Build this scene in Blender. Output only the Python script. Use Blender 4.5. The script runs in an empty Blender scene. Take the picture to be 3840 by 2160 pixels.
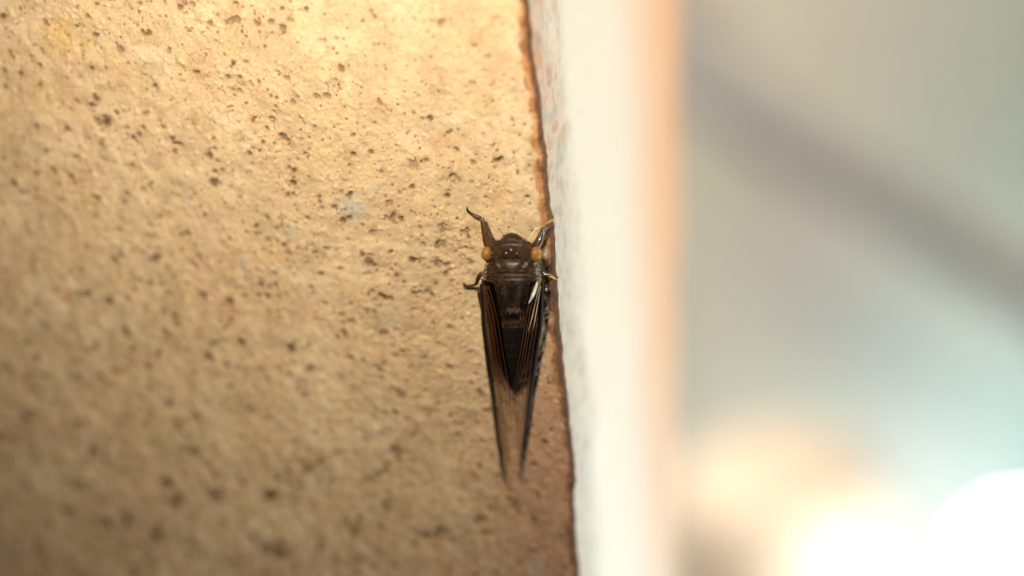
import bpy, math, random
import numpy as np
from mathutils import Vector, Matrix

random.seed(7)
rng = np.random.default_rng(11)
S = bpy.context.scene
COL = S.collection

# ------------------------------------------------------------------ camera
LENS, SENSOR, APERTURE = 60.0, 36.0, 0.0155      # mm, mm, entrance pupil in metres
FPX = LENS / SENSOR * 3840.0                     # focal length in photograph pixels
PA, PB, PD = 0.26, 0.40, 0.237                   # the wall face: depth = PD - PA x - PB y, seen from the camera
_n = np.array([PA, PB, 1.0]); _nl = float(np.linalg.norm(_n))


def _ray(px, py):
    return np.array([(px - 1920.0) / FPX, (1080.0 - py) / FPX, 1.0])


def _plane(px, py, h=0.0):
    r = _ray(px, py)
    return r * ((PD - h * _nl) / float(_n @ r))


AY = _n / _nl
AZ = _plane(1975, 0) - _plane(2168, 2160); AZ /= np.linalg.norm(AZ)
AX = np.array([1.0, 0, 0]); AX = AX - AY * (AX @ AY) - AZ * (AX @ AZ); AX /= np.linalg.norm(AX)
_O = _plane(2076, 950)


def world(P):
    d = P - _O
    return np.array([d @ AX, d @ AY, d @ AZ])


def on_wall(px, py, h=0.0):          # point h metres in front of the wall face
    return world(_plane(px, py, h))


def at(px, py, depth):               # point at a distance along the view
    return world(_ray(px, py) * depth)


cam = bpy.data.cameras.new("camera")
cam.lens, cam.sensor_width, cam.sensor_fit = LENS, SENSOR, 'HORIZONTAL'
cam.clip_start, cam.clip_end = 0.005, 50.0
cam.dof.use_dof = True
cam.dof.focus_distance = float(_plane(1760, 800)[2])
cam.dof.aperture_fstop = LENS / 1000.0 / APERTURE
camo = bpy.data.objects.new("camera", cam); COL.objects.link(camo)
cx, cy, cz = [np.array([AX[i], AY[i], AZ[i]]) for i in range(3)]
cp = world(np.zeros(3))
camo.matrix_world = Matrix(((cx[0], cy[0], -cz[0], cp[0]), (cx[1], cy[1], -cz[1], cp[1]),
                            (cx[2], cy[2], -cz[2], cp[2]), (0, 0, 0, 1)))
S.camera = camo

# ------------------------------------------------------------------ world, lamps, exposure
W = bpy.data.worlds.new("World"); S.world = W; W.use_nodes = True
bg = W.node_tree.nodes["Background"]
bg.inputs[0].default_value = (1.0, 0.86, 0.70, 1); bg.inputs[1].default_value = 0.012


def lamp(name, loc, target, power, color, size):
    L = bpy.data.lights.new(name, 'AREA'); L.shape = 'DISK'; L.size = size
    L.energy = power; L.color = color
    o = bpy.data.objects.new(name, L); COL.objects.link(o)
    o.location = Vector(loc)
    o.rotation_euler = (Vector(target) - Vector(loc)).to_track_quat('-Z', 'Y').to_euler()
    return o


PL = bpy.data.lights.new("warm_lamp", 'SPOT'); PL.spot_size = math.radians(105); PL.spot_blend = 1.0; PL.energy = 0.90; PL.color = (1.0, 0.87, 0.66); PL.shadow_soft_size = 0.012
plo = bpy.data.objects.new("warm_lamp", PL); COL.objects.link(plo); plo.location = (-0.017, -0.086, 0.080)
plo.rotation_euler = (Vector((-0.030, 0, 0.030)) - Vector(plo.location)).to_track_quat('-Z', 'Y').to_euler()    # above and before the wall face
lamp("cool_lamp", (0.30, -0.030, -0.20), (0.0, 0.06, -0.08), 1.05, (0.80, 0.94, 1.0), 0.06)       # low on the right
lamp("side_lamp", (0.34, 0.10, 0.16), (0.0, 0.07, -0.02), 1.28, (1.0, 0.80, 0.55), 0.07)          # warm, right of the corner
lamp("far_fill", (-0.42, 0.30, 0.42), (-0.02, 1.15, -0.2), 15.0, (1.0, 0.87, 0.74), 0.15)       # unseen fill added to light the far wall

FL = bpy.data.lights.new("low_fill", 'POINT'); FL.energy = 3.9; FL.color = (0.92, 0.98, 1.0); FL.shadow_soft_size = 0.05
flo = bpy.data.objects.new("low_fill", FL); COL.objects.link(flo); flo.location = (0.02, 0.93, -0.80)       # unseen, added low before the far wall to brighten it

S.view_settings.view_transform = 'Standard'
S.view_settings.look = 'None'
S.view_settings.exposure = 0.0
S.view_settings.gamma = 1.0
S.cycles.use_denoising = True
S.cycles.max_bounces = 10
S.cycles.transparent_max_bounces = 16
S.cycles.sample_clamp_indirect = 4.0


# ------------------------------------------------------------------ helpers
def vn(x, y, z=0.0, seed=0):
    """smooth value noise in 0..1 at any position"""
    x, y, z = np.broadcast_arrays(np.asarray(x, float), np.asarray(y, float), np.asarray(z, float))
    xi, yi, zi = np.floor(x).astype(np.int64), np.floor(y).astype(np.int64), np.floor(z).astype(np.int64)
    fx, fy, fz = x - xi, y - yi, z - zi
    fx, fy, fz = [f * f * f * (f * (f * 6 - 15) + 10) for f in (fx, fy, fz)]

    def h(i, j, k):
        v = (i * 374761393 + j * 668265263 + k * 2147483647 + seed * 974634777) & 0xffffffff
        v = ((v ^ (v >> 13)) * 1274126177) & 0xffffffff
        v = ((v ^ (v >> 16)) * 2246822519) & 0xffffffff
        return ((v ^ (v >> 15)) & 0xffffff) / float(0xffffff)
    out = 0
    for dk in (0, 1):
        wk = fz if dk else 1 - fz
        if dk and not np.any(fz):
            break
        for dj in (0, 1):
            wj = fy if dj else 1 - fy
            for di in (0, 1):
                wi = fx if di else 1 - fx
                out = out + h(xi + di, yi + dj, zi + dk) * wi * wj * wk
    return out


def sstep(a, b, x):
    t = np.clip((np.asarray(x, float) - a) / (b - a), 0, 1)
    return t * t * (3 - 2 * t)


def mix(c, d, f):
    f = np.asarray(f)[..., None]
    return c * (1 - f) + np.asarray(d) * f


def mesh_obj(name, V, Fa, mat, parent=None, smooth=True, color=None, colname="tone"):
    me = bpy.data.meshes.new(name)
    V = np.asarray(V, np.float32)
    if isinstance(Fa, np.ndarray):
        nf, k = Fa.shape
        me.vertices.add(len(V)); me.vertices.foreach_set("co", V.ravel())
        me.loops.add(nf * k); me.loops.foreach_set("vertex_index", Fa.astype(np.int32).ravel())
        me.polygons.add(nf)
        me.polygons.foreach_set("loop_start", np.arange(0, nf * k, k, dtype=np.int32))
        me.update(calc_edges=True)
    else:
        me.from_pydata([tuple(map(float, v)) for v in V], [], Fa); me.update()
    if smooth:
        me.polygons.foreach_set("use_smooth", np.ones(len(me.polygons), bool))
    if color is not None:
        at_ = me.color_attributes.new(colname, 'FLOAT_COLOR', 'POINT')
        c4 = np.ones((len(V), 4), np.float32); c4[:, :3] = color
        at_.data.foreach_set("color", c4.ravel())
    me.materials.append(mat)
    o = bpy.data.objects.new(name, me); COL.objects.link(o)
    if parent is not None:
        o.parent = parent
    return o


def empty(name, loc, label, cat):
    o = bpy.data.objects.new(name, None); COL.objects.link(o)
    o.location = loc; o.empty_display_size = 0.005
    o["label"] = label; o["category"] = cat
    return o


def grid_faces(nr, nc, close=False):
    r = np.arange(nr - 1)[:, None]; c = np.arange(nc if close else nc - 1)[None, :]
    c2 = (c + 1) % nc
    f = np.stack([r * nc + c, r * nc + c2, (r + 1) * nc + c2, (r + 1) * nc + c], -1)
    return f.reshape(-1, 4)


def crom(P, n):
    """n points along a Catmull-Rom curve through the rows of P"""
    P = np.asarray(P, float)
    d = np.r_[0, np.cumsum(np.maximum(np.linalg.norm(np.diff(P[:, :3], axis=0), axis=1), 1e-9))]
    t = np.linspace(0, d[-1], n)
    m = np.zeros_like(P)
    m[1:-1] = (P[2:] - P[:-2]) / (d[2:] - d[:-2])[:, None]
    m[0] = (P[1] - P[0]) / (d[1] - d[0]); m[-1] = (P[-1] - P[-2]) / (d[-1] - d[-2])
    i = np.clip(np.searchsorted(d, t, side='right') - 1, 0, len(d) - 2)
    hh = (d[i + 1] - d[i])[:, None]; u = ((t - d[i]) / (d[i + 1] - d[i]))[:, None]
    return ((2 * u**3 - 3 * u**2 + 1) * P[i] + (u**3 - 2 * u**2 + u) * hh * m[i]
            + (-2 * u**3 + 3 * u**2) * P[i + 1] + (u**3 - u**2) * hh * m[i + 1])


def tube(P, seg=10, n=None):
    """P rows x,y,z,radius; returns verts, quads of a tapered closed tube along a smooth curve"""
    P = np.asarray(P, float)
    Q = crom(P, n or max(12, len(P) * 6)); C, R = Q[:, :3], np.maximum(Q[:, 3], 1e-6)
    T = np.gradient(C, axis=0); T /= np.linalg.norm(T, axis=1)[:, None]
    u = np.cross(T[0], [0.3, 1, 0.2]); u /= np.linalg.norm(u)
    V = []
    for i in range(len(C)):
        u = u - T[i] * (u @ T[i]); u /= np.linalg.norm(u); v = np.cross(T[i], u)
        for k in range(seg):
            a = 2 * math.pi * k / seg
            V.append(C[i] + R[i] * (math.cos(a) * u + math.sin(a) * v))
    Fs = [tuple(f) for f in grid_faces(len(C), seg, True)]
    Fs.append(tuple(range(seg - 1, -1, -1))); Fs.append(tuple(range(len(V) - seg, len(V))))
    return V, Fs


def join(parts):
    V, Fs = [], []
    for v, f in parts:
        o = len(V); V += list(v); Fs += [tuple(int(i) + o for i in q) for q in f]
    return V, Fs


def ellipsoid(c, r, nu=20, nv=14, axes=None):
    axes = np.eye(3) if axes is None else axes
    V = []
    for j in range(nv + 1):
        th = math.pi * (0.01 + 0.98 * j / nv)
        for i in range(nu):
            a = 2 * math.pi * i / nu
            p = np.array([r[0] * math.sin(th) * math.cos(a), r[1] * math.sin(th) * math.sin(a), r[2] * math.cos(th)])
            V.append(np.asarray(c) + p @ axes)
    Fs = [tuple(f) for f in grid_faces(nv + 1, nu, True)]
    Fs.append(tuple(range(nu - 1, -1, -1))); Fs.append(tuple(range(len(V) - nu, len(V))))
    return V, Fs


def lathe(prof, n=48):
    """profile (radius, height) turned about z"""
    V = []
    for r, z in prof:
        for k in range(n):
            a = 2 * math.pi * k / n
            V.append((r * math.cos(a), r * math.sin(a), z))
    Fs = [tuple(f) for f in grid_faces(len(prof), n, True)]
    Fs.append(tuple(range(n - 1, -1, -1))); Fs.append(tuple(range(len(V) - n, len(V))))
    return V, Fs


def material(name, base=(0.5, 0.5, 0.5), rough=0.6, spec=0.5, attr=None, noise=None, bump=None, coat=0.0, trans=0.0):
    m = bpy.data.materials.new(name); m.use_nodes = True
    nt = m.node_tree; N, L = nt.nodes, nt.links
    p = N["Principled BSDF"]
    p.inputs["Roughness"].default_value = rough
    p.inputs["Specular IOR Level"].default_value = spec
    p.inputs["Coat Weight"].default_value = coat
    p.inputs["Transmission Weight"].default_value = trans
    tc = N.new("ShaderNodeTexCoord")
    src = None
    if attr:
        a = N.new("ShaderNodeAttribute"); a.attribute_name = attr; src = a.outputs["Color"]
    if noise:                                   # (scale, low, high): multiplies the colour
        t = N.new("ShaderNodeTexNoise"); t.inputs["Scale"].default_value = noise[0]; t.inputs["Detail"].default_value = 6
        L.new(tc.outputs["Object"], t.inputs["Vector"])
        r = N.new("ShaderNodeMapRange"); r.inputs[1].default_value = 0.3; r.inputs[2].default_value = 0.7
        r.inputs[3].default_value, r.inputs[4].default_value = noise[1], noise[2]
        L.new(t.outputs["Fac"], r.inputs[0])
        mx = N.new("ShaderNodeMix"); mx.data_type = 'RGBA'; mx.blend_type = 'MULTIPLY'; mx.inputs[0].default_value = 1
        if src is not None:
            L.new(src, mx.inputs[6])
        else:
            mx.inputs[6].default_value = (*base, 1)
        L.new(r.outputs[0], mx.inputs[7]); src = mx.outputs[2]
    if src is not None:
        L.new(src, p.inputs["Base Color"])
    else:
        p.inputs["Base Color"].default_value = (*base, 1)
    if bump:                                    # (scale, distance, strength)
        t = N.new("ShaderNodeTexNoise"); t.inputs["Scale"].default_value = bump[0]; t.inputs["Detail"].default_value = 8
        L.new(tc.outputs["Object"], t.inputs["Vector"])
        b = N.new("ShaderNodeBump"); b.inputs["Distance"].default_value = bump[1]; b.inputs["Strength"].default_value = bump[2]
        L.new(t.outputs["Fac"], b.inputs["Height"]); L.new(b.outputs[0], p.inputs["Normal"])
    return m


# ------------------------------------------------------------------ the plaster wall and its corner
BR = 0.0010                                     # radius of the rounded corner
EDGE = [(1975, 0), (1990, 150), (2003, 250), (2015, 330), (2033, 480), (2047, 620), (2057, 760), (2072, 850), (2076, 950),
        (2090, 1150), (2108, 1350), (2128, 1540), (2143, 1690), (2157, 1808), (2149, 1850), (2149, 1930), (2157, 2040), (2168, 2160)]
ew = np.array([on_wall(*p) for p in EDGE])
eo = np.argsort(ew[:, 2]); EZ, EX = ew[eo, 2], ew[eo, 0]


def edge_x(z):
    return np.interp(z, EZ, EX, left=EX[0], right=EX[-1])


def grow(a, b, first, ratio):
    out, s, p = [], first, a
    while abs(p - a) < abs(b - a):
        out.append(p); p += math.copysign(s, b - a); s *= ratio
    return out + [b]


STEP = 0.00014
xs = np.r_[np.array(grow(-0.100, -0.6, STEP * 2, 1.35))[::-1][:-1], np.arange(-0.100, -BR - 1e-7, STEP)]
xs[-1] = -BR
zs = np.r_[np.array(grow(-0.066, -0.6, STEP * 2, 1.35))[::-1][:-1], np.arange(-0.066, 0.050, STEP), np.array(grow(0.050, 0.6, STEP * 2, 1.35))]
phi = np.linspace(0, math.pi / 2, 14)[1:]
tt = np.array(grow(0.0, 1.0, 0.0014, 1.055))[1:]
NX, NB, NT, NZ = len(xs), len(phi), len(tt), len(zs)
Zg = np.repeat(zs[:, None], NX + NB + NT, 1)
Tz = np.clip(0.117 + 0.392 * zs, 0.05, 0.16)[:, None]         # thickness of the wall end
px_ = np.concatenate([np.broadcast_to(xs, (NZ, NX)), np.broadcast_to(-BR + BR * np.sin(phi), (NZ, NB)), np.zeros((NZ, NT))], 1)
py_ = np.concatenate([np.zeros((NZ, NX)), np.broadcast_to(BR - BR * np.cos(phi), (NZ, NB)), BR + tt[None, :] * (Tz - BR)], 1)
nx_ = np.concatenate([np.zeros((NZ, NX)), np.broadcast_to(np.sin(phi), (NZ, NB)), np.ones((NZ, NT))], 1)
ny_ = np.concatenate([-np.ones((NZ, NX)), np.broadcast_to(-np.cos(phi), (NZ, NB)), np.zeros((NZ, NT))], 1)
sgn = px_ - py_                                                # runs along the profile: <0 face, >0 never; y tells the side
prof = np.concatenate([np.broadcast_to(xs + BR, (NZ, NX)), np.broadcast_to(BR * phi, (NZ, NB)), BR * 1.5708 + tt[None, :] * (Tz - BR)], 1)

# relief ---------------------------------------------------------------
P, Q = prof, Zg
fade = sstep(0.14, 0.10, np.abs(px_)) * sstep(-0.10, -0.07, Q) * sstep(0.09, 0.055, Q)
w1, w2 = vn(P / 0.0011, Q / 0.0011, seed=1), vn(P / 0.0011, Q / 0.0011, seed=2)
H = 0.00014 * (vn(P / 0.006, Q / 0.006, seed=3) - .5) + 0.00020 * (vn(P / 0.0024, Q / 0.0024, seed=4) - .5)
g1 = vn(P / 0.0010 + w1 * .7, Q / 0.0010 + w2 * .7, seed=5)
g2 = vn(P / 0.00048 + w2, Q / 0.00048 + w1, seed=6)
g3 = vn(P / 0.00026, Q / 0.00026, seed=7)
rough_zone = sstep(.35, .65, vn(P / 0.011, Q / 0.011, seed=8))
face = (prof < BR * 1.2)
H += (0.00017 * (g1 - .5) + 0.00010 * (g2 - .5) * (0.25 + rough_zone) + 0.00004 * (g3 - .5))
side_amp = sstep(0.0, 0.0012, prof - BR)
H = H * (1 - 0.88 * side_amp) * fade
bev = np.exp(-((prof - 0.0006) / 0.0010) ** 2)
H += bev * fade * (0.00016 * (vn(P / 0.0020, Q / 0.0013, seed=9) - .55) + 0.00012 * (g2 - .5))

# colour ---------------------------------------------------------------
n6, n3, n1 = vn(P / 0.009, Q / 0.009, seed=21), vn(P / 0.0034, Q / 0.0034, seed=22), vn(P / 0.0013 + w1, Q / 0.0013 + w2, seed=23)
C = np.zeros(P.shape + (3,)) + np.array([0.61, 0.445, 0.272])
C = mix(C, (0.66, 0.50, 0.32), sstep(.45, .8, n6))
C = mix(C, (0.52, 0.385, 0.235), .7 * sstep(.5, .85, n3))
C = mix(C, (0.58, 0.37, 0.24), .32 * sstep(.62, .85, vn(P / 0.0042, Q / 0.0042, seed=24)))
C = mix(C, (0.62, 0.44, 0.22), .28 * sstep(.68, .88, vn(P / 0.0030, Q / 0.0030, seed=25)))
C = mix(C, (0.40, 0.27, 0.15), .42 * sstep(.62, .9, n1))
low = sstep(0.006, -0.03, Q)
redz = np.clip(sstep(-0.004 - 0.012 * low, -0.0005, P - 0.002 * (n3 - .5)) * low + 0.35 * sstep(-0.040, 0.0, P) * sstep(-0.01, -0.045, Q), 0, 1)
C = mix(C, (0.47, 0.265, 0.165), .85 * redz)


def splat(px, py, rx, ry, col, amt, ang=0.0, seed=0, soft=.35):
    """an irregular stain at a point of the wall, radii in metres"""
    w = on_wall(px, py)
    i0, i1 = np.searchsorted(xs, w[0] - 2.2 * max(rx, ry)), np.searchsorted(xs, w[0] + 2.2 * max(rx, ry))
    j0, j1 = np.searchsorted(zs, w[2] - 2.2 * max(rx, ry)), np.searchsorted(zs, w[2] + 2.2 * max(rx, ry))
    if i1 <= i0 or j1 <= j0:
        return
    sl = (slice(j0, j1), slice(i0, i1))
    dx, dz = px_[sl] - w[0], Zg[sl] - w[2]
    ca, sa = math.cos(ang), math.sin(ang)
    r = np.hypot((dx * ca + dz * sa) / rx, (-dx * sa + dz * ca) / ry)
    m = max(rx, ry)
    r = r + 0.9 * (vn(dx / (.5 * m), dz / (.5 * m), seed=seed + 40) - .5) + 0.6 * (vn(dx / (.2 * m), dz / (.2 * m), seed=seed + 80) - .5)
    frag = sstep(.30, .62, vn(dx / (.26 * m) + 7, dz / (.26 * m), seed=seed + 120))
    C[sl] = mix(C[sl], col, amt * (.25 + .75 * frag) * sstep(1 + soft, 1 - soft, r))


MM = 0.037e-3
BLUE, OCH, RED = (0.44, 0.47, 0.42), (0.62, 0.40, 0.13), (0.48, 0.22, 0.12)
for k, (px, py, rx, ry, col, amt) in enumerate([
        (1318, 775, 48, 58, BLUE, .75), (1400, 707, 26, 22, BLUE, .5), (1098, 860, 22, 34, BLUE, .4), (918, 985, 18, 24, BLUE, .6),
        (1465, 1160, 70, 60, BLUE, .22), (1540, 960, 90, 50, BLUE, .16), (700, 745, 22, 40, BLUE, .45), (2010, 2120, 45, 35, BLUE, .6),
        (250, 130, 150, 85, OCH, .55), (160, 345, 70, 45, OCH, .4), (500, 470, 24, 24, OCH, .5), (230, 1100, 30, 38, RED, .65),
        (840, 1020, 28, 24, OCH, .55), (1020, 950, 42, 36, OCH, .4), (1010, 1180, 30, 34, OCH, .35), (760, 1120, 24, 28, RED, .5),
        (860, 1165, 26, 34, RED, .55), (430, 1050, 26, 24, OCH, .5), (960, 355, 20, 20, RED, .3), (670, 270, 22, 22, OCH, .4),
        (1660, 540, 90, 40, RED, .22), (1850, 735, 36, 30, RED, .3), (1790, 870, 50, 40, RED, .25), (1130, 650, 30, 24, OCH, .3),
        (640, 930, 18, 50, RED, .35), (500, 930, 30, 24, RED, .25), (1170, 1180, 36, 26, OCH, .3), (930, 1400, 60, 30, RED, .3),
        (1250, 1560, 50, 40, OCH, .25), (1560, 1600, 70, 40, RED, .3), (1750, 1780, 60, 40, RED, .3), (900, 2080, 60, 40, RED, .35),
        (1180, 1800, 80, 14, BLUE, .35), (250, 2130, 60, 40, RED, .3)]):
    splat(px, py, rx * MM, ry * MM, col, amt, ang=(k * 37 % 90) / 57.3, seed=k)

# pits: dirt-filled holes in the render
pits = [(1390, 985, 22, 1.0), (735, 1570, 20, .9), (665, 1595, 16, .8), (800, 1860, 24, .9), (1010, 1865, 26, .9), (580, 975, 15, 1), (1430, 1108, 12, 1),
        (205, 640, 13, .9), (262, 665, 12, .8), (340, 257, 11, .9), (500, 520, 11, .8), (645, 520, 11, .8), (400, 460, 17, .8), (365, 455, 16, .7),
        (785, 585, 13, .9), (800, 690, 17, .8), (555, 125, 11, .7), (545, 130, 9, .7), (580, 325, 10, .7), (1060, 110, 14, .6), (880, 75, 14, .5),
        (1065, 520, 15, .7), (50, 690, 14, .8), (140, 480, 14, .7), (655, 570, 9, .6), (340, 395, 9, .8), (470, 760, 12, .9), (860, 1130, 15, .8),
        (760, 1110, 13, .8), (1000, 820, 11, .7), (975, 1070, 9, .9), (970, 1110, 11, .8), (408, 1125, 15, .8), (320, 1105, 14, .7), (470, 1250, 20, .8),
        (610, 1170, 17, .7), (905, 1290, 16, .8), (1090, 1310, 16, .8), (780, 1340, 14, .8), (340, 1700, 20, .7), (630, 1815, 22, .7), (650, 1895, 28, .75),
        (470, 1950, 24, .7), (400, 1970, 22, .7), (580, 2010, 26, .7), (720, 2040, 22, .6), (1050, 2075, 34, .7), (1140, 1755, 26, .6), (280, 1830, 18, .7),
        (280, 1600, 18, .7), (240, 1915, 26, .6), (720, 1695, 20, .7), (560, 1660, 14, .5), (1675, 1030, 13, .8), (1640, 985, 16, .6), (1660, 860, 18, .6),
        (1650, 915, 14, .5), (1680, 735, 10, .8), (1500, 825, 12, .7), (1470, 826, 12, .6), (1280, 720, 10, .8), (1318, 725, 9, .8), (1284, 832, 12, .8),
        (1255, 775, 8, .7), (1205, 782, 8, .9), (1360, 955, 11, .8), (1180, 950, 11, .8), (1065, 920, 9, .7), (1080, 735, 10, .8), (1104, 685, 9, .8),
        (1100, 685, 8, .7), (1325, 580, 9, .8), (1430, 645, 8, .8), (1600, 600, 9, .7), (1855, 600, 8, .8), (1880, 596, 8, .7), (1545, 705, 8, .7),
        (1757, 890, 7, .8), (1748, 930, 8, .8), (1712, 560, 8, .7), (1550, 620, 18, .35), (1705, 675, 16, .5), (1690, 1230, 14, .4), (1840, 1540, 20, .4),
        (1620, 1105, 9, .8), (1275, 1180, 9, .5), (1160, 1390, 14, .6), (1500, 1480, 20, .5), (1320, 1350, 14, .5), (1450, 1900, 26, .5), (1650, 2000, 30, .5),
        (1800, 1960, 26, .4), (1480, 1690, 22, .5), (1930, 1900, 26, .4), (1330, 1990, 26, .5), (160, 1220, 16, .6), (100, 1290, 16, .6), (90, 1560, 20, .6)]
pit_list = [(*on_wall(a, b)[[0, 2]], r * MM * 1.35, min(1.0, d * 1.15)) for a, b, r, d in pits]
for _ in range(2000):
    x, z = rng.uniform(-0.099, -0.002), rng.uniform(-0.064, 0.048)
    if x > -0.028 and z > 0.004 and rng.random() < .6:
        continue
    if x > -0.020 and rng.random() < .5:
        continue
    big = rng.random()
    pit_list.append((x, z, 1e-3 * (0.13 + 0.46 * big ** 2.4), rng.uniform(.4, 1.0)))
for _ in range(800):                             # denser soft holes low and to the left
    x, z = rng.uniform(-0.099, -0.004), rng.uniform(-0.064, 0.012)
    if rng.random() < sstep(0.012, -0.012, z) * (1 if x < -0.02 else .5):
        pit_list.append((x, z, 1e-3 * (0.20 + 0.34 * rng.random() ** 2), rng.uniform(.45, .95)))
for _ in range(6500):
    pit_list.append((rng.uniform(-0.099, -0.002), rng.uniform(-0.064, 0.048), 1e-3 * rng.uniform(.07, .24), rng.uniform(.3, 1.0)))
for x, z, r, d in list(pit_list[:1400]):        # smaller satellites round the holes
    if r > .00024:
        for _ in range(rng.integers(1, 5)):
            pit_list.append((x + rng.normal(0, 2.6 * r), z + rng.normal(0, 2.6 * r), r * rng.uniform(.2, .5), d))
warp = 0.75 * (vn(P / 0.00042, Q / 0.00042, seed=51) - .5) + 0.9 * (w1 - .5)
for k, (x, z, r, d) in enumerate(pit_list):
    R2 = 2.3 * r
    i0, i1 = np.searchsorted(xs, x - R2), np.searchsorted(xs, x + R2)
    j0, j1 = np.searchsorted(zs, z - R2), np.searchsorted(zs, z + R2)
    if i1 <= i0 or j1 <= j0:
        continue
    sl = (slice(j0, j1), slice(i0, i1))
    a = -0.75 + rng.normal(0, .7); el = rng.uniform(1.0, 1.3); ca, sa = math.cos(a), math.sin(a)
    dx, dz = px_[sl] - x, Zg[sl] - z
    rr = np.hypot((dx * ca + dz * sa) / (r * el ** .5), (-dx * sa + dz * ca) / (r / el ** .5)) + warp[sl] * .85
    H[sl] -= min(r * 0.8, 0.00040) * (0.5 + .5 * d) * sstep(1.15, .35, rr)
    C[sl] = mix(C[sl], [(0.075, 0.040, 0.018), (0.10, 0.055, 0.026), (0.13, 0.065, 0.03), (0.20, 0.085, 0.045)][k % 4 if k > 110 else 0], d * .95 * sstep(1.15, .30, rr))
    if r > .00022:
        C[sl] = mix(C[sl], (0.33, 0.215, 0.12), .30 * d * sstep(2.2, .8, rr))
# a few proud sand grains
for _ in range(8000):
    x, z, r = rng.uniform(-0.099, -0.001), rng.uniform(-0.064, 0.048), 1e-3 * (.10 + .26 * rng.random() ** 2)
    i0, i1 = np.searchsorted(xs, x - 1.5 * r), np.searchsorted(xs, x + 1.5 * r)
    j0, j1 = np.searchsorted(zs, z - 1.5 * r), np.searchsorted(zs, z + 1.5 * r)
    sl = (slice(j0, j1), slice(i0, i1))
    rr = np.hypot(px_[sl] - x, Zg[sl] - z) / r
    H[sl] += r * .36 * np.sqrt(np.clip(1 - rr * rr, 0, 1))
    C[sl] = mix(C[sl], (0.66, 0.53, 0.38), .4 * sstep(1, .6, rr))

# worn brown corner, then the white side with paint flecks and a tan far arris
jag = 0.0007 * (vn(P / 1.0, Q / 0.0016, seed=61) - .5) + 0.0005 * (n1 - .5) + 0.0003 * (g2 - .5)
band_w = np.interp(Zg, [-0.05, -0.02, 0.0, 0.01, 0.05], [.0004, .0005, .0008, .0008, .0008])
band = sstep(-0.00035, 0.00035, prof + jag + band_w - .0005)
C = mix(C, (0.42, 0.175, 0.065), .95 * band)
C = mix(C, (0.27, 0.125, 0.065), .8 * band * sstep(0.012, -0.012, Zg))
C = mix(C, (0.56, 0.32, 0.16), .6 * band * sstep(-0.01, 0.01, Zg) * sstep(.6, .8, g1))
C = mix(C, (0.16, 0.07, 0.035), .6 * band * sstep(.58, .8, vn(P / 0.0006, Q / 0.0011, seed=62)))
dark_line = sstep(0.0002, 0.0006, prof + .4 * jag) * sstep(0.0017, 0.0012, prof + .5 * jag)  # thin irregular dark line along the rounded corner
C = mix(C, (0.075, 0.042, 0.026), .85 * dark_line)
sd = prof - BR * 1.57
side = sstep(-0.0002, 0.0003, sd + .35 * jag)
white = np.zeros_like(C) + np.array([0.80, 0.78, 0.71])
grime = sstep(0.020, 0.003, sd + 0.006 * (vn(P / 0.006, Q / 0.010, seed=63) - .5))
white = mix(white, (0.56, 0.54, 0.48), grime)
white = mix(white, (0.74, 0.52, 0.38), .55 * grime * sstep(-0.004, 0.026, Zg))
white = mix(white, (0.42, 0.40, 0.37), .5 * grime * sstep(.6, .85, vn(P / 0.003, Q / 0.0022, seed=64)))
white = mix(white, (0.60, 0.34, 0.22), .7 * grime * sstep(.66, .80, vn(P / 0.004, Q / 0.0016, seed=65)) * sstep(-0.005, 0.012, Zg))
white = mix(white, (0.38, 0.36, 0.33), .5 * grime * sstep(.6, .8, vn(P / 0.0011, Q / 0.0013, seed=66)))
tan = np.interp(Zg, [-.11, -.03], [.45, 1.0]) * sstep(.32, .92, (prof - BR) / (Tz + 1e-9) + .02 * (n6 - .5))
white = mix(white, (0.80, 0.49, 0.30), tan)
C = C * (1 - side[..., None]) + white * side[..., None]

ex = edge_x(zs)[:, None] + 0.00012 * (vn(zs / 0.0009, 0.0, seed=71) - .5)[:, None]
wgt = sstep(-0.010, -0.001, px_)
VX = px_ + nx_ * H + ex * wgt
VY = py_ + ny_ * H
allV = np.stack([VX, VY, Zg], -1)
# back of the wall end
wall = empty("wall", (0, 0, -0.6), "sandy tan pitted plaster wall with a worn brown corner and a white painted side", "wall")
plaster_mat = material("pitted_plaster", attr="tone", rough=0.85, spec=0.25, noise=(2600, 0.86, 1.12), bump=(5200, 0.00005, 0.5))
paint_mat = material("white_wall_paint", attr="tone", rough=0.6, spec=0.3, noise=(900, 0.93, 1.05), bump=(1500, 0.00006, 0.4))
cut = NX + NB - 3


def wall_part(name, A, Cc, mat, flip=False):
    nr, nc = A.shape[:2]
    A = A.reshape(-1, 3) - np.array([0, 0, -0.6])
    return mesh_obj(name, A, grid_faces(nr, nc), mat, wall, True, Cc.reshape(-1, 3))


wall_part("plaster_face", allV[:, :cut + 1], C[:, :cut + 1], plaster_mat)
bx = np.array([-0.002, -0.01, -0.05, -0.6])
back = np.stack([np.broadcast_to(bx, (NZ, 4)), np.broadcast_to(Tz + 0.0015, (NZ, 4)), np.broadcast_to(zs[:, None], (NZ, 4))], -1)
sideV = np.concatenate([allV[:, cut:], back], 1)
sideC = np.concatenate([C[:, cut:], np.zeros((NZ, 4, 3)) + np.array([0.55, 0.40, 0.26])], 1)
wall_part("painted_side", sideV, sideC, paint_mat)

# ------------------------------------------------------------------ the cicada
MIDX = 1919.0
base = on_wall(MIDX, 1044)
cic = empty("cicada", base, "dark brown cicada with amber eyes and smoky clear wings clinging beside the wall corner", "cicada")


def cp_(px, py, h):                       # picture point at a height in mm above the wall, in the insect's own frame
    return on_wall(px, py, h * 0.8e-3) - base


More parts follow.
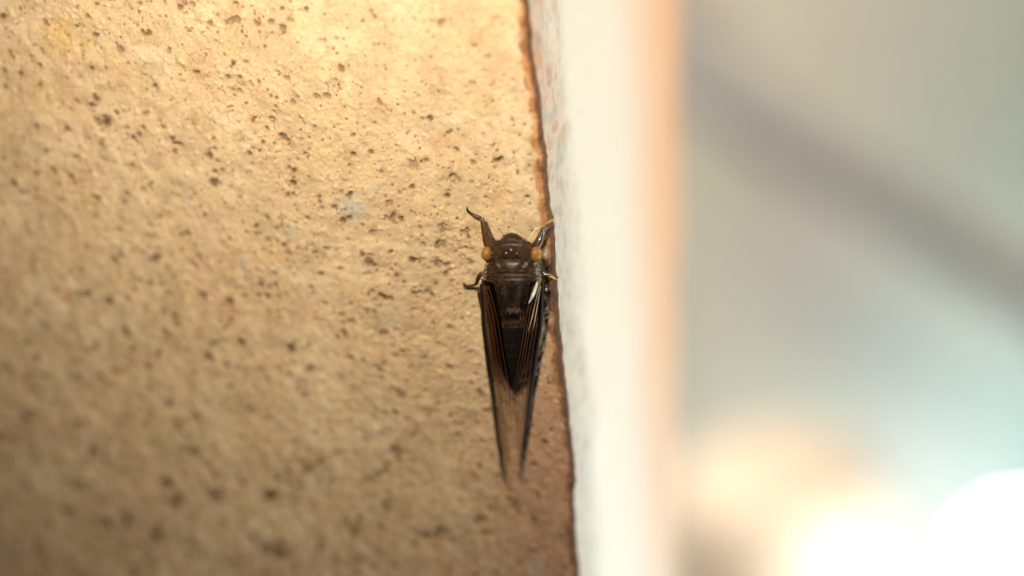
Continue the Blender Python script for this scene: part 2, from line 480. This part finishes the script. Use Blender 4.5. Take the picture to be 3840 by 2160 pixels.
# body outline: y, half width px, centre height mm, half thickness up, half thickness down
ST = np.array([
    (872, 1, 2.6, .05, .05), (876, 17, 2.6, .7, .7), (884, 29, 2.7, 1.15, 1.1), (893, 37, 2.8, 1.45, 1.4), (899, 43, 2.9, 1.55, 1.6),
    (902, 60, 3.0, 1.55, 1.7), (908, 70, 3.0, 1.70, 1.8), (918, 78, 3.1, 1.90, 1.9), (932, 85, 3.1, 2.08, 2.0), (952, 90, 3.15, 2.15, 2.1),
    (970, 92, 3.2, 2.02, 2.1), (980, 95, 3.2, 2.10, 2.1), (990, 99, 3.25, 2.35, 2.2), (1005, 103, 3.3, 2.6, 2.3), (1020, 107, 3.3, 2.75, 2.3),
    (1032, 109, 3.3, 2.85, 2.3), (1042, 106, 3.3, 2.80, 2.3), (1052, 97, 3.3, 2.85, 2.3), (1075, 90, 3.3, 3.05, 2.3), (1105, 83, 3.3, 3.1, 2.3),
    (1135, 74, 3.2, 2.95, 2.2), (1160, 66, 3.1, 2.6, 2.1), (1185, 62, 3.0, 2.35, 2.0), (1210, 64, 2.9, 2.3, 2.0), (1250, 64, 2.8, 2.3, 1.9),
    (1300, 61, 2.6, 2.2, 1.8), (1350, 53, 2.4, 1.95, 1.65), (1400, 37, 2.15, 1.5, 1.4), (1435, 19, 1.95, .9, .9), (1455, 7, 1.8, .4, .4), (1467, 1, 1.7, .06, .06)])
NS, NA = 190, 48
yy = np.interp(np.linspace(0, 1, NS), np.linspace(0, 1, 9), [872, 893, 930, 985, 1060, 1150, 1240, 1380, 1467])
prm = [np.interp(yy, ST[:, 0], ST[:, k]) for k in range(1, 5)]
prm = [np.convolve(np.r_[p[0], p, p[-1]], [.2, .6, .2], 'valid') for p in prm]
bodyV = np.zeros((NS, NA, 3)); bodyC = np.zeros((NS, NA, 3))
sk = np.zeros((NS, NA))
th = np.linspace(0, 2 * math.pi, NA, endpoint=False)     # 0 = right, pi/2 = away from the wall
for i in range(NS):
    y = yy[i]; hw, hc, up, dn = [p[i] for p in prm]
    c, s = np.cos(th), np.sin(th)
    ex_ = 0.86 - .26 * float(sstep(897, 904, y) * (1 - sstep(968, 990, y)))
    u = np.sign(c) * np.abs(c) ** ex_ * hw
    hh = np.sign(s) * np.abs(s) ** 0.92
    top = np.clip(s, 0, 1)
    un = np.sign(c) * np.abs(c) ** ex_
    rel = np.zeros(NA)
    # transverse grooves of pronotum, collar and segments
    for gy, ga, gw in ((974, .30, 5), (1028, .22, 4), (1043, .30, 4), (1222, .18, 4), (1256, .14, 3), (1290, .14, 3), (1324, .13, 3), (1358, .12, 3), (1390, .10, 3), (1418, .08, 3)):
        rel -= ga * math.exp(-((y - gy - 10 * (un.mean())) / gw) ** 2) * top
    # oblique pronotal furrows, central plate
    if 976 < y < 1030:
        for sg in (1, -1):
            line = 0.16 + (1028 - y) / 52 * .42
            rel -= .40 * np.exp(-((un * sg - line) / .07) ** 2) * top
            line2 = 0.42 + (1028 - y) / 52 * .45
            rel -= .30 * np.exp(-((un * sg - line2) / .06) ** 2) * top
    # frons ribs and the median furrow of the head
    if y < 905:
        rel -= .10 * np.exp(-(un / .10) ** 2) * top
    rel -= .22 * math.exp(-((y - 906) / 4.0) ** 2) * np.exp(-(un / .75) ** 4) * top
    # cruciform elevation
    cr = math.exp(-((y - 1172) / 20) ** 2)
    rel += .55 * cr * np.exp(-(un / .42) ** 4) * top
    for sg in (1, -1):
        xl = .20 + abs(y - 1175) / 38 * .35
        rel += .35 * math.exp(-((y - 1175) / 22) ** 2) * np.exp(-((un * sg - xl) / .12) ** 2) * top
    rel -= .45 * math.exp(-((y - 1186) / 9) ** 2) * np.exp(-(un / .22) ** 4) * top
    for k in range(NA):
        h = hc + (up if s[k] >= 0 else dn) * hh[k] + rel[k]
        bodyV[i, k] = cp_(MIDX + (y - 872) * .002 + u[k], y, h)
    # colours of the cuticle
    col = np.zeros((NA, 3)) + np.array([.011, .008, .007])
    headz = 1 - sstep(965, 980, y)
    pron = sstep(972, 982, y) * (1 - sstep(1040, 1052, y))
    nn_ = vn(un * 6 + 40, y / 9.0, seed=81)
    col = mix(col, (.040, .021, .013), np.clip(headz * (.1 + 1.1 * (nn_ - .2)), 0, 1))
    col = mix(col, (.050, .025, .015), np.clip(pron * (.1 + 1.2 * (nn_ - .2)), 0, 1))
    col = mix(col, (.085, .046, .024), pron * .6 * np.exp(-(un / .2) ** 2))
    col = mix(col, (.12, .052, .030), .8 * math.exp(-((y - 1164) / 7) ** 2) * np.exp(-(un / .33) ** 6))
    col = mix(col, (.060, .034, .020), .7 * math.exp(-((y - 1210) / 9) ** 2) * np.exp(-(un / .7) ** 4))
    meso = sstep(1045, 1055, y) * (1 - sstep(1140, 1160, y))
    for sg in (1, -1):
        col = mix(col, (.050, .030, .020), meso * .8 * np.exp(-((un * sg - .25 - (1140 - y) / 95 * .12) / .07) ** 2))
    col = mix(col, (.045, .028, .018), meso * .5 * sstep(.55, .9, np.abs(un)))
    for sg in (1, -1):
        if 974 < y < 1034:
            for a_, b_ in ((.16, .42), (.42, .45)):
                col = mix(col, (.008, .006, .005), .85 * np.exp(-((un * sg - a_ - (1028 - y) / 52 * b_) / .07) ** 2))
        col = mix(col, (.008, .006, .005), .8 * headz * sstep(.25, .5, np.abs(un)) * math.exp(-((y - 968) / 9) ** 2))
    col = mix(col, (.010, .007, .006), .6 * math.exp(-((y - 890) / 9) ** 2))
    bodyC[i] = col
shell = material("dark_cuticle", attr="tone", rough=0.36, spec=0.30, noise=(1800, .65, 1.35), bump=(3500, .00006, .6))
body = mesh_obj("body", bodyV.reshape(-1, 3), np.concatenate([grid_faces(NS, NA, True)[:, ::-1]]), shell, cic, True, bodyC.reshape(-1, 3))

# eyes with a dark facet spot, ocelli
eye_mat = material("amber_eye", (.26, .125, .027), rough=0.42, spec=.35, noise=(700, .85, 1.12))
pupil_mat = material("dark_facet_spot", (.10, .03, .012), rough=.3, noise=(900, .8, 1.2))
oc_mat = material("pale_ocellus", (.75, .48, .42), rough=.12, spec=.8, noise=(3000, .9, 1.1), coat=.6)
for sg, ex0, spot in ((-1, 1828.5, 1844.5), (1, 2010.5, 1994.5)):
    V, Fs = ellipsoid(cp_(ex0, 953, 3.9), (.00089, .00098, .00102), 28, 18)
    eye = mesh_obj("eye", V, Fs, eye_mat, cic)
    V, Fs = ellipsoid(cp_(spot, 953, 4.72), (.00026, .00016, .00033), 12, 8)
    mesh_obj("pupil", V, Fs, pupil_mat, eye)
for ox, oy, h in ((1917.5, 937, 5.16), (1898, 949, 5.18), (1939.5, 949, 5.18)):
    V, Fs = ellipsoid(cp_(ox, oy, h), (.00012, .00012, .00015), 12, 8)
    mesh_obj("ocellus", V, Fs, oc_mat, cic)

# wings -----------------------------------------------------------------
LC = [(1806, 1044, 4.2), (1808, 1080, 3.2), (1811, 1150, 2.3), (1813, 1210, 1.9), (1822, 1300, 1.5), (1834, 1400, 1.2), (1849, 1500, 1.0), (1859, 1600, 1.0), (1872, 1700, 1.0), (1883, 1775, 1.1), (1892, 1812, 1.2)]
LI = [(1850, 1058, 5.7), (1858, 1100, 6.1), (1866, 1150, 6.0), (1873, 1200, 5.8), (1888, 1300, 5.2), (1905, 1400, 4.3), (1916, 1470, 3.6), (1917, 1550, 3.0), (1915, 1650, 2.4), (1908, 1750, 1.8), (1897, 1812, 1.4)]
RC = [(2032, 1044, 4.2), (2031, 1080, 3.2), (2029, 1150, 2.3), (2027, 1210, 1.9), (2014, 1300, 1.5), (2001, 1400, 1.2), (1986, 1500, 1.0), (1973, 1600, 1.0), (1959, 1700, 1.0), (1953, 1765, 1.1), (1945, 1796, 1.2)]
RI = [(1988, 1058, 5.7), (1980, 1100, 6.1), (1973, 1150, 6.0), (1966, 1200, 5.8), (1950, 1300, 5.2), (1933, 1400, 4.3), (1922, 1470, 3.7), (1921, 1550, 3.1), (1926, 1650, 2.5), (1932, 1750, 1.8), (1941, 1796, 1.4)]


def membrane_material():
    m = bpy.data.materials.new("smoky_wing_membrane"); m.use_nodes = True
    N, L = m.node_tree.nodes, m.node_tree.links
    N.remove(N["Principled BSDF"])
    tr = N.new("ShaderNodeBsdfTransparent"); df = N.new("ShaderNodeBsdfDiffuse"); gl = N.new("ShaderNodeBsdfGlossy")
    a = N.new("ShaderNodeAttribute"); a.attribute_name = "tone"
    L.new(a.outputs["Color"], tr.inputs["Color"])
    df.inputs["Color"].default_value = (.16, .085, .045, 1)
    gl.inputs["Roughness"].default_value = .22; gl.inputs["Color"].default_value = (.9, .8, .65, 1)
    t = N.new("ShaderNodeTexNoise"); t.inputs["Scale"].default_value = 500
    tc = N.new("ShaderNodeTexCoord"); L.new(tc.outputs["Object"], t.inputs["Vector"])
    r = N.new("ShaderNodeMapRange"); r.inputs[3].default_value = .0; r.inputs[4].default_value = .035; L.new(t.outputs["Fac"], r.inputs[0])
    m1 = N.new("ShaderNodeMixShader"); L.new(r.outputs[0], m1.inputs[0]); L.new(tr.outputs[0], m1.inputs[1]); L.new(df.outputs[0], m1.inputs[2])
    fr = N.new("ShaderNodeFresnel"); fr.inputs[0].default_value = 1.045
    m2 = N.new("ShaderNodeMixShader"); L.new(fr.outputs[0], m2.inputs[0]); L.new(m1.outputs[0], m2.inputs[1]); L.new(gl.outputs[0], m2.inputs[2])
    L.new(m2.outputs[0], N["Material Output"].inputs[0])
    return m


mem_mat = membrane_material()
costa_mat = material("dark_wing_margin", (.016, .010, .007), spec=.2, rough=.55, noise=(900, .7, 1.4))
vein_mat = material("red_brown_vein", (.060, .024, .012), rough=.6, spec=.15, noise=(900, .7, 1.3))
lit_vein_mat = material("lit_wing_base_vein", (.34, .20, .055), rough=.26, spec=.8, noise=(900, .8, 1.2), coat=.5)  # highlight on the right root veins put into their base colour
NSW, NTW = 90, 16
for sg, CC, II in ((-1, LC, LI), (1, RC, RI)):
    c = crom([cp_(*p) for p in CC], NSW); d = crom([cp_(*p) for p in II], NSW)
    tv = np.linspace(0, 1, NTW)

    def wing_pt(si, t, lift=0.0):
        i = np.clip(si * (NSW - 1), 0, NSW - 1); i0 = int(min(math.floor(i), NSW - 2)); f = i - i0
        A, B = c[i0] * (1 - f) + c[i0 + 1] * f, d[i0] * (1 - f) + d[i0 + 1] * f
        w = np.linalg.norm(B - A)
        p = A * (1 - t) + B * t
        p = p + np.array([0, -1, 0]) * (math.sin(math.pi * t) * w * .14 + .00004 * math.sin(t * 25) + lift)
        return p
    V = np.array([[wing_pt(s, t) for t in tv] for s in np.linspace(0, 1, NSW)])
    ss = np.linspace(0, 1, NSW)[:, None] * np.ones((1, NTW)); tg = np.ones((NSW, 1)) * tv
    tint = np.zeros((NSW, NTW, 3)) + np.array([.74, .68, .61])
    tint = mix(tint, (.16, .075, .045), sstep(.54, .36, ss) * .92)  # darker towards the root: the body's shadow put into the tint
    tint = mix(tint, (.88, .84, .78), sstep(.50, .72, ss))
    wing = mesh_obj("forewing", V.reshape(-1, 3), grid_faces(NSW, NTW), mem_mat, cic, True, tint.reshape(-1, 3))
    # dark front margin
    P = [np.r_[wing_pt(s, 0.0), r * 1e-3] for s, r in zip(np.linspace(.01, 1, 14), np.interp(np.linspace(0, 1, 14), [0, .15, .5, .8, 1], [.28, .33, .29, .20, .09]))]
    V, Fs = tube(P, 8, 80); mesh_obj("wing_margin", V, Fs, costa_mat, wing)
    # long veins: (s,t) runs
    runs = [([(.02, .10), (.12, .22), (.30, .22), (.55, .20), (.80, .16), (.97, .08)], .085),
            ([(.02, .16), (.10, .36), (.28, .38), (.48, .40), (.70, .36), (.93, .30)], .070),
            ([(.10, .36), (.24, .56), (.42, .58), (.62, .56), (.84, .50)], .060),
            ([(.03, .30), (.14, .66), (.32, .74), (.52, .76), (.74, .72)], .060),
            ([(.02, .60), (.16, .88), (.36, .92), (.56, .93), (.68, .96)], .055),
            ([(.48, .40), (.56, .48), (.62, .56)], .045), ([(.42, .58), (.49, .68), (.53, .76)], .045), ([(.40, .22), (.44, .31), (.48, .40)], .045),
            ([(.62, .20), (.70, .28), (.70, .36)], .04), ([(.62, .56), (.72, .64), (.85, .70)], .045), ([(.70, .36), (.80, .42), (.94, .44)], .045)]
    for q, r in runs:
        n = len(q)
        pts = crom(np.c_[np.array(q), np.zeros(n)], 16)
        P = [np.r_[wing_pt(p[0], p[1], .00002), r * 1e-3 * (1.25 - .75 * p[0])] for p in pts]
        V, Fs = tube(P, 6, 40); mesh_obj("vein", V, Fs, vein_mat, wing)
    # stout veins at the root, the right wing's coloured as if lit
    for q, r in (([(.0, .10), (.06, .26), (.14, .42), (.24, .62)], .15), ([(.04, .13), (.10, .20), (.17, .28), (.24, .36)], .22)):
        pts = crom(np.c_[np.array(q), np.zeros(len(q))], 14)
        P = [np.r_[wing_pt(p[0], p[1], .00006), r * 1e-3 * (1.05 - i / 14 * .85)] for i, p in enumerate(pts)]
        V, Fs = tube(P, 8, 40); mesh_obj("vein", V, Fs, lit_vein_mat if sg > 0 else vein_mat, wing)

# legs and antennae -------------------------------------------------------
leg_mat = material("glossy_brown_leg", (.080, .032, .015), rough=.28, spec=.7, noise=(1200, .6, 1.4), coat=.5)
claw_mat = material("black_claw", (.015, .009, .006), rough=.3, spec=.5, noise=(1500, .7, 1.3))
lit_foot_mat = material("lit_foot", (.38, .25, .08), rough=.28, spec=.7, noise=(1200, .8, 1.2), coat=.3)  # right feet only: their yellow highlight painted as base colour


def limb(name, pts, mat, parent, seg=10):
    V, Fs = tube([np.r_[cp_(a, b, h), r * 1e-3] for a, b, h, r in pts], seg)
    return mesh_obj(name, V, Fs, mat, parent)


# left side of the picture
fl = limb("foreleg", [(1862, 948, 2.0, .45), (1840, 918, 2.2, .48), (1826, 876, 2.1, .36), (1814, 838, 1.7, .27), (1808, 818, 1.4, .24)], leg_mat, cic)
limb("tibia", [(1832, 935, 1.6, .20), (1820, 915, 1.4, .26), (1812, 870, 1.2, .24), (1806, 828, 1.1, .21), (1801, 820, 1.0, .17), (1785, 816, .7, .16), (1772, 808, .45, .15), (1764, 800, .35, .12)], leg_mat, fl)
limb("claw", [(1772, 808, .5, .13), (1759, 796, .35, .17), (1752, 786, .3, .15), (1753, 775, .25, .03)], claw_mat, fl)
limb("tarsus", [(1806, 815, 1.3, .09), (1790, 807, 1.0, .08), (1772, 801, .7, .07), (1760, 790, .45, .04)], leg_mat, fl)
fr_ = limb("foreleg", [(1976, 948, 2.0, .45), (2000, 925, 2.2, .42), (2018, 895, 2.1, .33), (2031, 866, 1.7, .26), (2038, 852, 1.5, .22)], leg_mat, cic)
limb("tibia", [(2009, 932, 1.5, .18), (2026, 905, 1.4, .21), (2038, 870, 1.3, .20), (2042, 852, 1.2, .18), (2056, 843, .9, .15), (2066, 836, .6, .14)], leg_mat, fr_)
limb("tarsus", [(2050, 842, 1.1, .10), (2062, 831, .9, .17), (2072, 825, .7, .15), (2077, 818, .5, .06)], lit_foot_mat, fr_)
limb("claw", [(2070, 822, .6, .10), (2074, 813, .5, .10), (2076, 808, .4, .03)], claw_mat, fr_)
ml = limb("midleg", [(1836, 1030, 2.4, .38), (1806, 1028, 2.2, .38), (1792, 1044, 1.9, .30), (1787, 1062, 1.6, .26), (1775, 1069, 1.1, .22), (1758, 1072, .7, .20), (1748, 1073, .4, .24), (1738, 1073, .35, .20)], leg_mat, cic)
limb("claw", [(1748, 1069, .45, .18), (1740, 1064, .35, .17), (1737, 1060, .3, .08)], claw_mat, ml)
mr = limb("midleg", [(2000, 1030, 2.4, .38), (2030, 1024, 2.2, .34), (2044, 1027, 1.8, .24), (2056, 1030, 1.4, .20), (2068, 1036, 1.0, .22), (2078, 1041, .7, .20)], leg_mat, cic)
limb("tarsus", [(2050, 1031, 1.5, .10), (2062, 1036, 1.3, .17), (2078, 1044, 1.0, .16), (2086, 1047, .8, .08)], lit_foot_mat, mr)
limb("claw", [(2078, 1043, .9, .07), (2090, 1041, .7, .06), (2098, 1037, .5, .03)], claw_mat, mr)
limb("hindleg", [(1840, 1100, 2.0, .4), (1815, 1090, 1.6, .36), (1797, 1098, 1.1, .28), (1800, 1130, .7, .22), (1812, 1180, .4, .18), (1820, 1215, .3, .12)], leg_mat, cic)
limb("hindleg", [(1998, 1100, 2.0, .4), (2026, 1088, 1.6, .36), (2048, 1084, 1.0, .30), (2034, 1104, .6, .26), (2012, 1150, .4, .18), (2000, 1190, .3, .12)], leg_mat, cic)  # outer bend shaped in place of the midleg's shadow
ant_mat = material("dark_bristle", (.07, .028, .014), rough=.35, noise=(1200, .7, 1.3))
lit_antenna_mat = material("lit_bristle", (.72, .58, .26), rough=.25, spec=.8, noise=(1200, .85, 1.15), coat=.4)  # pale gold paints the light caught by the right antenna
limb("antenna", [(1860, 904, 3.6, .13), (1854, 897, 3.7, .06), (1842, 883, 3.7, .045), (1828, 868, 3.5, .025)], ant_mat, cic, 6)
limb("antenna", [(1980, 904, 3.6, .13), (1985, 894, 3.7, .075), (1996, 874, 3.5, .075), (2012, 858, 3.0, .065), (2026, 851, 2.6, .055), (2037, 848, 2.2, .03)], lit_antenna_mat, cic, 6)

# pale ridges beside the thorax, a white glint put into their colour and shape
glint_mat = material("pale_glint_tone", (.66, .65, .60), rough=.3, spec=.6, noise=(2500, .6, 1.2))
limb("thorax_glint", [(2016, 1052, 4.9, .05), (2012, 1070, 5.1, .18), (2003, 1096, 5.5, .22), (1992, 1120, 5.9, .15), (1982, 1138, 6.1, .03)], glint_mat, cic, 8)
limb("thorax_glint", [(1804, 1048, 4.5, .05), (1803, 1056, 4.6, .15), (1804, 1066, 4.6, .08)], glint_mat, cic, 8)

# fine golden hair --------------------------------------------------------
hv, hf, hcol = [], [], []
N3 = np.zeros_like(bodyV)
dU = np.roll(bodyV, -1, 1) - np.roll(bodyV, 1, 1); dS = np.gradient(bodyV, axis=0)
N3 = np.cross(dU, dS); N3 /= (np.linalg.norm(N3, axis=2)[..., None] + 1e-12)
if (N3[60, NA // 4] @ np.array([0, -1, 0])) < 0:
    N3 = -N3
tries = 0
while len(hf) < 13000 and tries < 90000:
    tries += 1
    i, k = rng.integers(4, NS - 12), rng.integers(0, NA)
    y = yy[i]; s, cc_ = math.sin(th[k]), math.cos(th[k])
    if s < -.25:
        continue
    dens = .9 if y < 965 else .85 if y < 1042 else .75 if y < 1065 else .16 if y < 1150 else .5 if y < 1225 else .012
    if 1060 < y < 1150 and abs(cc_) > .75:
        dens = .8
    if 1176 < y < 1200 and abs(cc_) < .35:
        dens = 0
    if rng.random() > dens * (.3 + .9 * float(vn(cc_ * 5 + 9, y / 16, seed=91))):
        continue
    p = bodyV[i, k] + (bodyV[i, (k + 1) % NA] - bodyV[i, k]) * rng.random()
    n_ = N3[i, k]
    L_ = rng.uniform(.22, .52) * 1e-3
    dirn = np.array([rng.normal(0, .22) + .25 * cc_, 0, -1.0]) + n_ * rng.uniform(.25, .7)
    dirn /= np.linalg.norm(dirn)
    sd_ = np.cross(dirn, n_); sd_ /= np.linalg.norm(sd_) + 1e-9
    w_ = rng.uniform(.010, .020) * 1e-3
    o = len(hv)
    q = p + dirn * L_ * .55 + n_ * .00003; e = p + dirn * L_ - n_ * .00004
    hv += [p - sd_ * w_, p + sd_ * w_, q + sd_ * w_ * .8, q - sd_ * w_ * .8, e]
    hf += [(o, o + 1, o + 2, o + 3), (o + 3, o + 2, o + 4)]
    t_ = rng.random()
    if 978 < y < 1046 and abs(cc_) > .80 and t_ > .45:  # pale hairs on the pronotum sides paint a bright rim glint
        hcol += [np.array([.55, .51, .44])] * 5
        continue
    hcol += [np.array([.15, .075, .032]) * (.3 + 1.2 * t_ ** 3)] * 5
hair_mat = material("golden_hair", attr="tone", rough=.6, spec=.12, noise=(1500, .8, 1.2))
hair = mesh_obj("hair", hv, hf, hair_mat, cic, False, np.array(hcol))
hair["kind"] = "stuff"

# ------------------------------------------------------------------ what lies beyond the corner, far out of focus
# the far wall, parallel to the plaster face
YB = 1.15
gx, gz = np.linspace(-1.6, 1.6, 120), np.linspace(-1.6, 1.2, 110)
GX, GZ = np.meshgrid(gx, gz)
fc = np.zeros(GX.shape + (3,)) + np.array([.51, .475, .42])
fc = mix(fc, (.37, .44, .385), sstep(-.10, .16, GX + .05 * (vn(GX / .1, GZ / .1, seed=31) - .5)))
fc = mix(fc, (.50, .50, .40), .6 * sstep(.5, .8, vn(GX / .08, GZ / .08, seed=32)))
far_ = empty("wall", (0, YB, -1.6), "pale beige and grey green wall far out of focus behind the corner", "wall")
fmat = material("faded_wall_paint", attr="tone", rough=.8, noise=(30, .92, 1.06), bump=(400, .0005, .4))
V = np.stack([GX, 0.002 * (vn(GX / .05, GZ / .05, seed=33) - .5), GZ + 1.6], -1).reshape(-1, 3)
mesh_obj("painted_face", V, grid_faces(110, 120), fmat, far_, True, fc.reshape(-1, 3))

# sloping rail
railm = material("grey_rail_paint", (.42, .43, .44), rough=.55, noise=(60, .85, 1.12), bump=(500, .0003, .4))
pa, pb = at(2480, 215, 1.02), at(3960, 1185, 1.12)
dv = pb - pa; pa, pb = pa - dv * .5, pb + dv * .6
rail = empty("handrail", pa, "dark grey sloping handrail blurred in front of the far wall", "handrail")
V, Fs = tube([np.r_[(pb - pa) * f, .017] for f in (0, .33, .66, 1)], 24, 24)
mesh_obj("rail", V, Fs, railm, rail)
for f in (0.03, .97):
    p = (pb - pa) * f
    V, Fs = tube([np.r_[p + np.array([0, .004, 0]), .006], np.r_[p + np.array([0, .10, 0]), .006], np.r_[np.array([p[0], YB - pa[1] - .004, p[2]]), .007]], 12, 12)
    mesh_obj("bracket", V, Fs, railm, rail)

# round-topped post
pm = material("cream_post_paint", (.66, .58, .47), rough=.5, noise=(80, .93, 1.04), bump=(600, .0002, .3))
pt = at(2900, 1690, .80)
post = empty("post", (pt[0], pt[1], pt[2] - .5), "cream painted round topped post glowing out of focus at the bottom", "post")
prof_ = [(.050, 0), (.050, .474)] + [(.026 + .024 * math.cos(a), .476 + .022 * math.sin(a)) for a in np.linspace(0, 1.5, 10)] + [(.002, .500)]
V, Fs = lathe([(r, z) for r, z in prof_]); mesh_obj("shaft", V, Fs, pm, post)
V, Fs = lathe([(.0503, .0), (.054, .004), (.054, .02), (.0503, .03)]); mesh_obj("collar", [(x, y, z + .20) for x, y, z in V], Fs, pm, post)

# glowing bulb
QL = bpy.data.lights.new("post_fill", 'SPOT'); QL.spot_size = math.radians(58); QL.spot_blend = 1.0; QL.energy = 13.0; QL.color = (1.0, 0.96, 0.86); QL.shadow_soft_size = 0.02
qlo = bpy.data.objects.new("post_fill", QL); COL.objects.link(qlo); qlo.location = (pt[0] + .30, pt[1] - .16, pt[2] - .15)
qlo.rotation_euler = (Vector((pt[0], pt[1] - .03, pt[2] - .09)) - Vector(qlo.location)).to_track_quat('-Z', 'Y').to_euler()    # unseen spot added to brighten the post
bl = at(3835, 2140, 1.30)
bulb = empty("light_bulb", bl, "glowing white globe light bulb at the bottom right corner", "light bulb")
em = bpy.data.materials.new("glowing_globe"); em.use_nodes = True
N, L = em.node_tree.nodes, em.node_tree.links
pz = N["Principled BSDF"]; pz.inputs["Base Color"].default_value = (.9, .9, .9, 1)
pz.inputs["Emission Color"].default_value = (.70, .90, 1.0, 1); pz.inputs["Emission Strength"].default_value = 17
lw = N.new("ShaderNodeTexNoise"); lw.inputs["Scale"].default_value = 20
V, Fs = ellipsoid((0, 0, 0), (.044, .044, .044), 40, 24); mesh_obj("globe", V, Fs, em, bulb)
cap = material("bulb_cap", (.6, .6, .6), rough=.35, noise=(200, .9, 1.1))
V, Fs = lathe([(.025, -.042), (.026, -.046), (.020, -.060), (.018, -.080), (.014, -.088)][::-1]); mesh_obj("cap", V, Fs, cap, bulb)
